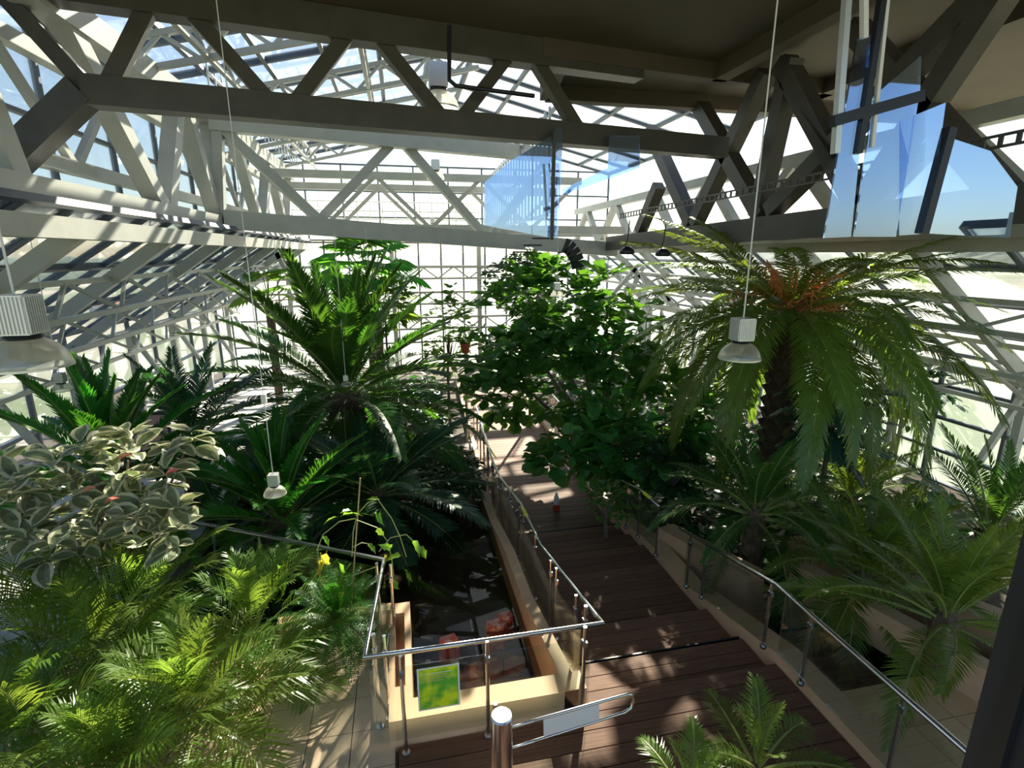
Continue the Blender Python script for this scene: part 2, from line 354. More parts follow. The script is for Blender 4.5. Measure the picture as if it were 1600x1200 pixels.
# primary rafters, columns and lattice purlins
def rafters(name, label, xs, zs, xk, zk, ys, side):
    r = empty(name, (xs, 0, zs), label, kind='structure'); o = Vector((xs, 0, zs))
    for y in ys:
        beam(r, 'rafter', Vector((xs, y, zs)) - o, Vector((xk, y, zk)) - o, .16, .22)
        beam(r, 'column', Vector((xk, y, zk)) - o, Vector((xk, y, ZF)) - o, .16, .16)
        beam(r, 'strut', Vector((xk, y, zk)) - o, Vector((xk - side * 1.0, y, zk - 1.9)) - o, .11, .11)
    beam(r, 'eave_beam', Vector((xs, Y0, zs)) - o, Vector((xs, Y1, zs)) - o, .3, .25)
    beam(r, 'knee_beam', Vector((xk, Y0, zk)) - o, Vector((xk, Y1, zk)) - o, .16, .18)
    return r
YS = [5.2, 8, 10.8, 13.6, 16.4, 19.2, 22, 25]
rafters('beam_rafters', 'grey steel rafters under the hillside glazing', XL, ZT, XLK, ZLK, YS, -1)
rafters('beam_rafters', 'grey steel rafters under the glazing by the canary palm', XR, ZTR, XRK, ZRK, YS, 1)
def lattice(p, q, drop, bays, label, w=.07, m='steel'):
    p = Vector(p); q = Vector(q); drop = Vector(drop); r = empty('lattice_girder', p, label, 'girder', None, 'structure'); d = (q - p)
    z = Vector((0, 0, 0)); beam(r, 'chord', z, d, w * 1.2, w * 1.2, m); beam(r, 'chord', drop, d + drop, w * 1.2, w * 1.2, m)
    for i in range(bays):
        a = d * (i / bays); b_ = d * ((i + 1) / bays)
        if i % 2 == 0: beam(r, 'web', a, b_ + drop, w * .8, w * .8, m)
        else: beam(r, 'web', a + drop, b_, w * .8, w * .8, m)
    return r
def onslope(t, side):
    return (XL + (XLK - XL) * t, ZT + (ZLK - ZT) * t) if side < 0 else (XR + (XRK - XR) * t, ZTR + (ZRK - ZTR) * t)
for k, t in enumerate((.3, .62, .97)):
    x, z = onslope(t, -1); lattice((x, Y0, z), (x, Y1, z), (.28, 0, -.5), 26, 'lattice purlin under the hillside glazing, %s of three' % ('topmost', 'middle', 'lowest')[k])
for k, t in enumerate((.35, .68, .98)):
    x, z = onslope(t, 1); lattice((x, Y0, z), (x, Y1, z), (-.3, 0, -.5), 22, 'lattice purlin behind the canary palm, %s of three' % ('topmost', 'middle', 'lowest')[k], .08)
for k, z in enumerate((4.0, 2.8, 1.6)):
    lattice((-6.5, Y1 - .3, z), (11.5, Y1 - .3, z), (0, -.0, -.55), 24, 'lattice girder across the end wall, %s of three' % ('topmost', 'middle', 'lowest')[k], .08)
# end wall columns and braces
ew = empty('beam_endwall', (0, Y1 - .2, 0), 'grey columns and braces of the end wall', kind='structure')
for px in (447, 612, 748, 905, 1010): 
    p = aty(px, 400, Y1 - .2); beam(ew, 'column', (p.x, 0, ZF), (p.x, 0, 5.2), .2, .2)
for (a, b_) in (((425, 380), (470, 470)), ((445, 378), (480, 470)), ((1010, 405), (965, 500)), ((1015, 405), (1045, 470)), ((1005, 405), (940, 480))):
    beam(ew, 'brace', aty(*a, 22) - Vector((0, Y1 - .2, 0)), aty(*b_, 22) - Vector((0, Y1 - .2, 0)), .16, .16)

# ================================================================== TRUSSES
def truss(label, members, m='steel', name='roof_truss'):
    o = members[0][1]; r = empty(name, o, label, 'truss', None, 'structure')
    for (n, p, q, w_, h_) in members: beam(r, n, Vector(p) - o, Vector(q) - o, w_, h_, m)
    return r
# longitudinal pale truss on the left (X = -4.5)
X3 = -4.5; zb, zt = 5.3, 7.9
def n3(y, z): return Vector((X3, y, z))
mem = [('bottom_chord', n3(6.5, zb), n3(26, zb), .42, .46), ('top_chord', n3(6.5, zt), n3(26, zt), .38, .40)]
bn = [7.8, 12.0, 15.2, 19.6, 23.6]; tn = [9.7, 13.4, 15.4, 17.6, 21.6, 25.4]
for a, b_ in ((7.8, 7.0), (12.0, 9.4), (12.0, 13.5), (15.2, 13.7), (15.2, 15.4), (19.6, 17.4), (19.6, 21.6), (23.6, 21.7), (23.6, 25.4)): mem.append(('web', n3(a, zb), n3(b_, zt), .30, .30))
truss('pale sunlit steel truss running along the hillside edge of the hall', mem)
# second, thinner frame parallel to it
mem = [('bottom_chord', Vector((-5.3, 6, 6.0)), Vector((-5.3, 26, 6.0)), .2, .22), ('top_chord', Vector((-5.3, 6, 7.6)), Vector((-5.3, 26, 7.6)), .2, .22)]
for i in range(12): mem.append(('web', Vector((-5.3, 6 + i * 1.6, 6.0 if i % 2 else 7.6)), Vector((-5.3, 7.6 + i * 1.6, 7.6 if i % 2 else 6.0)), .12, .12))
truss('thin pale lattice frame behind the sunlit truss', mem)
# transverse grey truss
tA, tB = aty(325, 190, 15), aty(860, 243, 17.6); bA, bB = aty(350, 343, 15), aty(960, 390, 18)
def lerp(a, b_, t): return a + (b_ - a) * t
mem = [('top_chord', tA, tB, .34, .40), ('bottom_chord', bA, bB, .36, .46)]
for (s, e) in (((340, 192), (345, 340)), ((340, 195), (500, 345)), ((612, 225), (498, 345)), ((632, 225), (752, 362)), ((860, 243), (770, 365))): 
    mem.append(('web', aty(*s, 15 + (s[0]-330)*.0049), aty(*e, 15 + (e[0]-330)*.0049), .22, .24))
truss('grey steel truss crossing the hall below the hanging lamps', mem, 'steel')
# far transverse frames
for Y, lab in ((20.5, 'middle of the far cross trusses'), (24, 'furthest cross truss before the end glazing')):
    mem = [('top_chord', Vector((-4.5, Y, 7.3)), Vector((7, Y, 7.3)), .24, .26), ('bottom_chord', Vector((-4.5, Y, 5.5)), Vector((9, Y, 5.5)), .26, .3)]
    for i in range(6): mem.append(('web', Vector((-4.5 + i * 1.9, Y, 5.5 if i % 2 else 7.3)), Vector((-2.6 + i * 1.9, Y, 7.3 if i % 2 else 5.5)), .14, .14))
    truss('grey steel truss, ' + lab, mem)
# lantern roof rafters (lattice)
for k, y in enumerate((12.2, 16, 20, 24)):
    lattice((-5.5, y, ZE - .15), (XM, y, ZR_ - .15), (0, 0, -.55), 12, 'pale lattice rafter under the lantern sky glazing, %s row' % ('nearest', 'second', 'third', 'furthest')[k], .09)
for k, x in enumerate((-3.4, -.6)):
    z = ZE + (x + 5.6) / 8 * (ZR_ - ZE) - .2
    lattice((x, 9.3, z), (x, 26, z), (0, 0, -.5), 18, 'pale lattice purlin running along under the lantern glazing, %s one' % ('lower', 'upper')[k], .08)
# dark truss at the slab edge
ZS = 8.0
cA = atz(132, 143, 6.75); cB = atz(905, 212, 6.75); cC = atz(1130, 232, 6.75)
sA = atz(268, 4, ZS); sB = atz(832, 84, ZS); sdir = (sB - sA).normalized()
def on_s(px): 
    d = ray(px, 0); # sight plane through the slab edge line
    t = 0; a = sA; n = Vector((d.y, -d.x, 0)); k = -(n.dot(a)) / n.dot(sdir); return a + sdir * k
def on_c(px):
    d = ray(px, 0); n = Vector((d.y, -d.x, 0)); dd = (cB - cA); k = -(n.dot(cA)) / n.dot(dd); return cA + dd * k
mem = [('bottom_chord', cA, cC, .34, .38), ('top_chord', sA - sdir * 2.6, sB + sdir * 2.2, .34, .42), ('end_strut', cA, atz(8, 262, 5.75), .34, .36)]
for a, b_ in ((-15, 118), (238, 140), (285, 415), (548, 438), (578, 692), (800, 708), (830, 915)): mem.append(('web', on_s(a) if a > 0 else on_s(-12), on_c(b_), .2, .21))
truss('dark steel truss hanging at the edge of the brown ceiling', mem, 'steel_shaded')
# right, shaded longitudinal truss
X4 = 7.2
mem = [('bottom_chord', atx(955, 381, X4), atx(1640, 316, X4), .4, .46)]
for s, e in (((1185, 338), (1232, 120)), ((1192, 338), (1128, 225)), ((1082, 350), (1035, 245)), ((1086, 350), (1150, 215)), ((1310, 255), (1240, 130)), ((1205, 330), (1318, 215)), ((1345, 325), (1440, 180)), ((1345, 325), (1255, 150)), ((1565, 300), (1440, 160)), ((1000, 362), (1030, 290))):
    ps, pe = atx(*s, X4), atx(*e, X4); mem.append(('web', ps, ps + (pe - ps) * ((ZS + .05 - ps.z) / (pe.z - ps.z)) if s[0] != 1000 else pe, .3, .3))
truss('brown shaded truss below the ceiling slab near the added reflected-sky panes', mem, 'steel_shaded')
mem = [('top_chord', Vector((8.7, 5, 6.6)), Vector((8.7, 26, 6.6)), .25, .25), ('bottom_chord', Vector((8.7, 3, 5.0)), Vector((8.7, 26, 5.0)), .34, .34)]
for i in range(13): mem.append(('web', Vector((8.7, 4 + i * 1.7, 5.0 if i % 2 else 6.6)), Vector((8.7, 5.7 + i * 1.7, 6.6 if i % 2 else 5.0)), .22, .22))
truss('pale sunlit truss running above the canary palm', mem)
# deck slab above, brown underside with downstand beams
sl = empty('ceiling', (3, 5, ZS), 'brown underside of the upper floor slab', kind='structure')
pl = [sA - sdir * 3.2, sB + sdir * .3, Vector((3.4, 12.6, ZS)), Vector((15, 12.6, ZS)), Vector((15, -1.5, ZS)), Vector((-4.5, -1.5, ZS))]
n = len(pl); v = [p - Vector((3, 5, ZS)) + Vector((0, 0, .22)) for p in pl] + [p - Vector((3, 5, ZS)) + Vector((0, 0, .6)) for p in pl]
MB().add(v, [tuple(range(n)), tuple(range(2*n-1, n-1, -1))] + [(i, n+i, n+(i+1) % n, (i+1) % n) for i in range(n)]).build('slab', 'slab', sl)
for a, b_ in (((3.4, 12.5), (15, 12.5)), ((2.6, 10.0), (9.7, 11.0)), ((9.2, -1), (9.2, 12.5)), ((3.0, 10.0), (3.4, 12.5)), ((6.4, 10.5), (6.4, -1))):
    beam(sl, 'downstand_beam', Vector((*a, ZS + .1)) - Vector((3, 5, ZS)), Vector((*b_, ZS + .1)) - Vector((3, 5, ZS)), .3, .34, 'slab')
# gallery balustrade seen beyond the cross truss
gal = empty('gallery_railing', (3.9, 14, 5.6), 'row of thin vertical gallery bars beside the added reflected-sky panes', 'railing', None, 'structure')
for i in range(26): beam(gal, 'baluster', (0, i * .44, 0), (0, i * .44, 2.6 - .02 * i), .06, .06, 'alu')
for z in (0, 1.2, 2.2): beam(gal, 'rail', (0, 0, z), (0, 11.2, z), .06, .08, 'alu')
gal = empty('gallery_railing', (-4.5, 25.4, 5.7), 'thin gallery railing across the far end of the lantern', 'railing', None, 'structure')
for i in range(16): beam(gal, 'baluster', (i * .55, 0, 0), (i * .55, 0, 1.15), .04, .04, 'alu')
for z in (.4, .75, 1.15): beam(gal, 'rail', (0, 0, z), (8.3, 0, z), .045, .05, 'alu')
gal = empty('gallery_railing', (-4.1, 14.5, 8.15), 'thin walkway railing on top of the sunlit truss', 'railing', None, 'structure')
for i in range(22): beam(gal, 'baluster', (0, i * .52, 0), (0, i * .52, 1.0), .04, .04, 'alu')
for z in (.5, 1.0): beam(gal, 'rail', (0, 0, z), (0, 11, z), .045, .05, 'alu')

# added blue panes: sky reflections of the viewing glass built as panels
def panel(px4, Y, label, nm, m='skyreflect'):
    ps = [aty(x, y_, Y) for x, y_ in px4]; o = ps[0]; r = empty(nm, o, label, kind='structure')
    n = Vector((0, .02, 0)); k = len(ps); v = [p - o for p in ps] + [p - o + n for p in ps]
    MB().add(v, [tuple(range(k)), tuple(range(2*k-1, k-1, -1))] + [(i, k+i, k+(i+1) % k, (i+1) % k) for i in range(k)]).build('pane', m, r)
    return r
panel([(757, 285), (800, 250), (862, 212), (862, 372), (757, 352)], 9.7, 'large blue pane added for reflected sky beside the gallery bars', 'window_10')
w_ = panel([(868, 200), (880, 200), (872, 372), (866, 372)], 9.7, 'narrow blue strip added for reflected sky beside a steel post', 'window_11')
beam(w_, 'mullion', aty(866, 205, 9.7) - aty(868, 200, 9.7), aty(862, 375, 9.7) - aty(868, 200, 9.7), .06, .06, 'steel_shaded')
panel([(952, 212), (1000, 212), (1000, 262), (880, 305), (878, 296), (950, 262)], 9.9, 'pale blue slanting strip added for reflected sky under the brown ceiling', 'window_12')
YB = 4.6
for k, (q, lab) in enumerate(((([(1340, 60), (1362, 55), (1330, 370), (1288, 372)]), 'slim blue pane added for reflected sky left of the white post'), (([(1366, 150), (1440, 85), (1438, 140), (1400, 370), (1335, 370)]), 'tall blue pane added for reflected sky under the ceiling corner'),
        (([(1405, 190), (1478, 160), (1450, 365), (1405, 368)]), 'middle blue pane added for reflected sky by the jamb'), (([(1484, 215), (1548, 236), (1590, 292), (1578, 372), (1452, 365)]), 'broad blue pane added for reflected sky nearest the dark jamb'))):
    panel(q, YB, lab, 'window_%d' % (13 + k))  # added for sky reflections too, not glazing of the hall
scr = empty('trim_6', aty(1362, 20, YB), 'white and dark posts added to frame the reflected-sky panes', kind='structure'); o = aty(1362, 20, YB)  # added frame around the reflection panes
for a, b_, m, w1 in (((1350, -40), (1350, 60), 'white', .05), ((1390, -40), (1362, 230), 'white', .035), ((1484, 200), (1440, 365), 'black', .09), ((1384, -40), (1340, 240), 'black', .06), ((1326, -40), (1305, 240), 'alu', .06)):
    beam(scr, 'post', aty(*a, YB) - o, aty(*b_, YB) - o, w1, w1, m)
beam(scr, 'head', aty(1300, 190, YB) - o, aty(1440, 150, YB) - o, .08, .1, 'black')
# dark window jamb beside the photographer's spot
fw = Vector((math.sin(YAW), math.cos(YAW), 0)); rt = Vector((math.cos(YAW), -math.sin(YAW), 0))
jp = fw * .95 + rt * 1.16
jb = empty('window_17', (jp.x, jp.y, 0), 'dark upright window jamb beside the viewing point', kind='structure', rz=-YAW)
MB().box((0, -.1, -.9), (.30, .12, 8.2)).build('jamb', 'jamb', jb); MB().box((-.018, .02, -.9), (.0, .06, 8.2)).build('gasket', 'black', jb)
MB().box((.03, -.14, -.9), (.26, -.1, 8.2)).build('cover_strip', 'jamb', jb)

# ================================================================== RAILINGS
def railing(label, pts, posts, panels, r=.026, foot=None):
    o = Vector((pts[0][0], pts[0][1], zdeck(pts[0][1]) if pts[0][0] > 1 else 0))
    root = empty('glass_railing', o, label, 'railing')
    MB().tube([Vector(p) - o for p in pts], r, 10).build('handrail', 'inox', root, True)
    for (x, y, z0, z1) in posts:
        p = MB().tube([Vector((x, y, z0)) - o, Vector((x, y, z1)) - o], .019, 8).tube([Vector((x, y, z0)) - o, Vector((x, y, z0 + .025)) - o], .04, 8).build('post', 'inox', root, False)
        MB().box(Vector((x - .02, y - .03, z1 - .22)) - o, Vector((x + .02, y + .03, z1 - .16)) - o).build('glass_clamp', 'inox', p)
    for a, b_, h in panels:
        a = Vector(a) - o; b_ = Vector(b_) - o; d = (b_ - a); nn = Vector((-d.y, d.x, 0)).normalized() * .006; u = Vector((0, 0, h))
        v = [a - nn, b_ - nn, b_ - nn + u, a - nn + u, a + nn, b_ + nn, b_ + nn + u, a + nn + u]
        MB().add(v, [(0,1,2,3),(7,6,5,4),(0,4,5,1),(1,5,6,2),(2,6,7,3),(3,7,4,0)]).build('glass_panel', 'railglass', root)
    return root
RX = 1.74
def zr(y): return 1.05 if y < 4.2 else 1.05 - .2 * (y - 4.2) if y < 6.33 else .63 if y < 7.6 else .63 - .2 * (y - 7.6) if y < 9.5 else .25
front = [(-2.9, 7.2, 1.05), (-.36, 5.75, 1.05), (-.49, 4.18, 1.05), (1.79, 4.17, 1.05), (RX + .04, 4.3, 1.03), (RX, 6.33, .63), (RX, 7.6, .63), (RX, 9.5, .27), (RX, 10.4, .27), (1.95, 14, .27), (2.2, 20, .27)]
posts = [(-.17, 4.08, 0, 1.1), (.62, 4.1, 0, 1.1), (1.58, 4.1, 0, 1.1), (1.70, 4.42, -.1, 1.08), (-.42, 4.42, 0, 1.1), (-.33, 4.5, 0, 1.0), (-.28, 5.55, 0, 1.1), (-.44, 5.62, 0, 1.1), (-1.2, 6.3, -.3, 1.0), (-2.0, 6.75, -.3, 1.0)]
for y in (4.75, 5.5, 5.75, 6.55, 7.3, 7.5, 7.75, 8.3, 8.5, 9.2, 9.4, 10.1, 10.3, 11.0, 11.2, 12, 12.9, 13.8, 15): posts.append((RX - .03 + max(0, y - 10.2) * .05, y, zr(y) - 1.02, zr(y) + .03))
panels = [((-.45, 4.13, .12), (1.65, 4.12, .12), .82), ((-.43, 4.25, .1), (-.36, 5.65, .1), .8), ((-2.7, 7.12, .1), (-.45, 5.85, .1), .8), ((RX - .06, 4.5, -.1), (RX - .06, 5.6, -.32), .9), ((RX - .06, 5.7, -.34), (RX - .06, 7.4, -.38), .85), ((RX - .06, 7.7, -.4), (RX - .06, 9.5, -.75), .85), ((RX - .06, 9.6, -.75), (1.72, 11.5, -.75), .85)]
rl = railing('stainless handrail with glass panels around the pond and down the walkway', front, posts, panels)
def tape(root, p, q):
    o = root.location; MB().tube([Vector(p) - o, Vector(q) - o], .03, 10).build('yellow_tape', 'yellow', root)
tape(rl, (RX, 7.45, .63), (RX, 7.2, .63))
R2 = 3.9
railing('stainless handrail with glass panels on the palm side of the steps', [(R2, .8, 1.05), (R2, 4.36, 1.05), (R2, 6.4, .62)],
        [(R2 + .1, y, z, z + .92) for y, z in ((1.6, .1), (2.9, .1), (3.95, .1), (4.55, .06), (5.85, -.2), (6.25, -.3))], [((R2 + .08, 1.0, .2), (R2 + .08, 4.3, .2), .75), ((R2 + .08, 4.5, .15), (R2 + .08, 6.3, -.25), .75)])
r3 = railing('short bent handrail beside the fig tree', [(R2, 7.05, .65), (R2, 7.75, .62), (R2, 8.5, .45), (R2 - .12, 8.55, .3)], [(R2 + .08, 7.2, -.35, .58), (R2 + .08, 7.9, -.4, .55), (R2 + .08, 8.4, -.5, .42)], [((R2 + .06, 7.2, -.2), (R2 + .06, 8.4, -.35), .7)])
tape(r3, (R2, 7.35, .64), (R2, 7.6, .625))
railing('far handrail on the lower walkway under the fig tree', [(4.45, 13.3, .2), (4.55, 14.6, .2), (4.62, 16.2, .2)], [(4.5, 13.4, -.7, .2), (4.55, 14.3, -.7, .2), (4.6, 15.3, -.7, .2), (4.63, 16.1, -.7, .2)], [((4.5, 13.4, -.6), (4.63, 16.1, -.6), .7)])

# gate post + swing arm
g = empty('turnstile_gate', (.62, 3.38, 0), 'stainless gate post with disc top and looped swing arm', 'gate')
MB().lathe([(0, 1.0), (.083, 1.0), (.09, .992), (.09, 0), (0, 0)], 28).build('gate_post', 'inox', g)
MB().lathe([(0, 1.006), (.078, 1.005), (.078, 1.0)], 28).build('post_cap', 'alu', g)
arm = MB().tube([(.09, 0, .86), (.3, .02, .87), (1.12, .08, .9), (1.17, .083, .88), (1.19, .085, .82), (1.17, .083, .74), (1.1, .08, .71), (.3, .02, .66), (.09, 0, .65)], .014, 8).build('swing_arm', 'inox', g, True)
MB().beam((.36, .025, .78), (.86, .06, .8), .008, .2).build('white_panel', 'white', arm)
MB().tube([(-.03, .12, 0), (-.03, .12, 1.0)], .022, 10).build('side_post', 'inox', g)
# green notice on the glass
sg = empty('notice', (-.02, 4.105, .45), 'green and yellow notice sheet stuck on the balustrade glass', 'sign')
M['notice'] = bpy.data.materials.new('notice'); M['notice'].use_nodes = True
nt = M['notice'].node_tree; b = nt.nodes['Principled BSDF']; tc = nt.nodes.new('ShaderNodeTexCoord'); n1 = nt.nodes.new('ShaderNodeTexNoise'); n1.inputs['Scale'].default_value = 2.5
rp = nt.nodes.new('ShaderNodeValToRGB'); rp.color_ramp.elements[0].color = (.10, .42, .04, 1); rp.color_ramp.elements[1].color = (.62, .78, .02, 1); rp.color_ramp.elements[0].position = .4; rp.color_ramp.elements[1].position = .62
nt.links.new(tc.outputs['Generated'], n1.inputs['Vector']); nt.links.new(n1.outputs[0], rp.inputs[0]); nt.links.new(rp.outputs[0], b.inputs['Base Color']); b.inputs['Roughness'].default_value = .3
MB().box((0, 0, 0), (.36, .004, .44)).build('sheet', 'notice', sg)
MB().box((-.015, .001, -.015), (.375, .0035, .455)).build('backing', 'white', sg)
for i, (a, b_) in enumerate(((.03, .3), (.03, .27), (.03, .31), (.03, .22))): MB().box((a, -.001, .385 - i * .028), (b_, 0, .391 - i * .028)).build('text_line', 'tan' if i else 'white', sg)
# bottle on walkway
p = atz(869, 797, -.83); bt = empty('bottle', (p.x, p.y, -.83), 'small white and red bottle standing on the walkway', 'bottle')
MB().lathe([(0, 0), (.07, 0), (.075, .12), (.05, .14)], 14).build('red_base', 'red', bt); MB().lathe([(.05, .14), (.055, .3), (.03, .36), (.03, .4), (0, .4)], 14).build('white_body', 'white', bt)

# ================================================================== LAMPS
def lamp(pos, top, s, label, tilt=0):
    """pos: centre of the bell rim, s: bell diameter"""
    r = empty('pendant_lamp', pos, label, 'lamp', 'pendant lamps'); k = s
    prof = [(.5, 0), (.505, .02), (.49, .09), (.45, .19), (.38, .29), (.29, .36), (.2, .40)]
    MB().lathe([(a * k, z * k) for a, z in prof], 28).build('glass_bell', 'lampglass', r, True)
    MB().lathe([(.495 * k, -.015 * k), (.515 * k, -.015 * k), (.515 * k, .02 * k), (.495 * k, .02 * k)], 28).build('bell_rim', 'alu', r)
    MB().lathe([(0, .39 * k), (.2 * k, .39 * k), (.23 * k, .43 * k), (.2 * k, .47 * k), (0, .47 * k)], 16).build('collar', 'black', r)
    b = MB().box((-.21 * k, -.21 * k, .47 * k), (.21 * k, .21 * k, 1.02 * k))
    for i in range(9):
        t = -.19 + i * .0475
        for sx in (-1, 1):
            b.box((t * k - .008 * k, sx * .21 * k - .02 * k, .49 * k), (t * k + .008 * k, sx * .21 * k + .02 * k, 1.0 * k)); b.box((sx * .21 * k - .02 * k, t * k - .008 * k, .49 * k), (sx * .21 * k + .02 * k, t * k + .008 * k, 1.0 * k))
    b.build('ribbed_housing', 'alu', r)
    MB().lathe([(0, .1 * k), (.07 * k, .12 * k), (.09 * k, .25 * k), (.06 * k, .38 * k)], 10).build('bulb', 'white', r, True)
    if 'cycad' in label: MB().box((-.03, -.03, 1.3), (.03, .03, 1.42)).build('cable_connector', 'white', r)
    MB().tube([(0, 0, 1.02 * k), (0, 0, top - pos.z)], .008 if s > .3 else .006, 5).build('cable', 'white', r)
def lp(px, py, fwd):
    d = ray(px, py); h = math.hypot(0, 0); f = d.x * math.sin(YAW) + d.y * math.cos(YAW); return EYE + d * (fwd / f)
lamp(lp(47, 572, 3.4), 8.0, .46, 'largest pendant lamp, ribbed housing over glass bell, in front of the hillside glazing')
lamp(lp(1155, 560, 5.6), 8.15, .43, 'pendant lamp with glass bell hanging in front of the canary palm')
lamp(lp(430, 772, 6.6), 8.15, .29, 'small pendant lamp hanging low over the cycad')
lamp(lp(870, 463, 10.0), 5.0, .25, 'small pendant lamp hanging in front of the fig tree top')
lamp(lp(541, 602, 10.2), 5.0, .2, 'tiny pendant lamp over the heart of the date palm')
lamp(lp(583, 540, 13.0), 5.2, .22, 'tiny pendant lamp behind the date palm fronds')
lamp(lp(686, 170, 11.6), 9.9, .80, 'large pendant lamp behind the dark truss under the lantern roof')
lamp(lp(681, 280, 19.5), 10.05, .62, 'pendant lamp further back between the cross trusses')
lamp(lp(676, 356, 23.2), 10.1, .40, 'furthest small pendant lamp at the lantern end')
lamp(lp(98, 610, 7.5), 5.0, .26, 'small pendant lamp below and behind the largest lamp')
for px, py in ((980, 390), (1036, 393)):
    p = lp(px, py, 10.5); r = empty('floodlight', p, ('black floodlight hanging under the shaded truss, nearer the added reflected-sky panes' if px == 980 else 'black floodlight hanging under the shaded truss, nearer the canary palm'), 'floodlight', 'black floodlights')
    MB().lathe([(0, .07), (.07, .06), (.13, .0), (.15, -.06), (.12, -.09), (0, -.09)], 16).build('lamp_body', 'black', r, True)
    MB().tube([(-.05, 0, .06), (0, 0, .2), (.02, 0, .55)], .012, 6).build('bracket', 'black', r)
# dark curved stair in the distance
p = lp(866, 395, 13); st = empty('spiral_stair', p, 'dark curved stair seen under the far truss', 'stair')
prev = None; rail = []
for i in range(7):
    a = R(30 + i * 14); x, y, z = -.9 + 1.1 * math.cos(a), 1.1 * math.sin(a) * .5, .5 - i * .16
    MB().beam((x - .35, y, z), (x + .1, y - .05, z), .22, .04).build('tread', 'black', st); rail.append((x + .15, y, z))
    
v = []
for i in range(7): a = R(80 - i * 13); v += [(.15 + .5 * math.cos(a), 0, -.25 + i * -.0 + .75 * math.sin(a) - .3)]
b = MB(); 
for i in range(len(v) - 1): b.beam(v[i], v[i+1], .05, .34)
b.build('curved_stringer', 'black', st)
# dark pipe and perforated tray
p = [lp(702, 40, 9.3), lp(702, 125, 9.3), lp(712, 134, 9.3), lp(835, 150, 9.6)]
tag(MB().tube(p, .035, 8).build('service_pipe', 'black'), 'dark bent pipe beside the large lamp under the lantern roof', 'pipe')
a, b_ = atx(968, 338, 6.6), atx(1640, 205, 6.6); ct = empty('cable_tray', a, 'perforated cable tray running along the shaded truss', 'cable tray'); d = b_ - a
for s in (-.06, .06): beam(ct, 'side_rail', Vector((0, 0, s)), d + Vector((0, 0, s)), .03, .03, 'steel_shaded')
for i in range(60): link('rung', unit('steel_shaded'), ct, d * ((i + .5) / 60), None, (.02, .05, .1))

# ================================================================== PLANTS
def frond_mesh(name, m, L, e0, droop, n, ll, lw, seed, vang=.25, a0=70, a1=25, pw=1.4, base=.14, sag=.12, rach=.02, curl=0.):
    rnd = random.Random(seed); K = 16; P = [Vector((0, 0, 0))]; T = []
    for i in range(K):
        s = (i + .5) / K; th = e0 - droop * s ** pw; t = Vector((math.cos(th) * math.cos(curl * s), math.cos(th) * math.sin(curl * s), math.sin(th))); T.append(t); P.append(P[-1] + t * (L / K))
    T.append(T[-1])
    mb = MB(); mb.tube(P[::2], [rach * (1 - .85 * i / (K / 2)) for i in range(len(P[::2]))], 4, 0, False)
    def at(s): x = s * K; i = min(int(x), K - 1); u = x - i; return P[i].lerp(P[i + 1], u), T[i].lerp(T[i + 1], u).normalized()
    for i in range(n):
        q = (i + .5) / n; s = base + (1 - base) * q; p, t = at(min(s, .999)); lat = t.cross(Vector((0, 0, 1)))
        lat = lat.normalized() if lat.length > .1 else Vector((0, -1, 0)); up = lat.cross(t).normalized()
        prof = max(.28, min(1, 1.6 * q + .35) * (1 - .62 * max(0, q - .45) / .55))
        for sd_ in (-1, 1):
            l = ll * prof * rnd.uniform(.86, 1.1); an = R(a0 + (a1 - a0) * q + rnd.uniform(-5, 5)); vg = vang + rnd.uniform(-.12, .12)
            d = t * math.cos(an) + (lat * sd_ * math.cos(vg) + up * math.sin(vg)) * math.sin(an)
            wv = (t - d * t.dot(d)).normalized() * lw * .5 * (.65 + .35 * prof)
            md = p + d * l * .5; tp = p + d * l + Vector((0, 0, -sag * l))
            mb.add([p - wv * .35, p + wv * .35, md + wv, md - wv, tp], [(0, 1, 2, 3), (3, 2, 4)], 1)
    return mesh(name, mb.v, mb.f, ['rachis', m], mb.mi)
PAL = {}
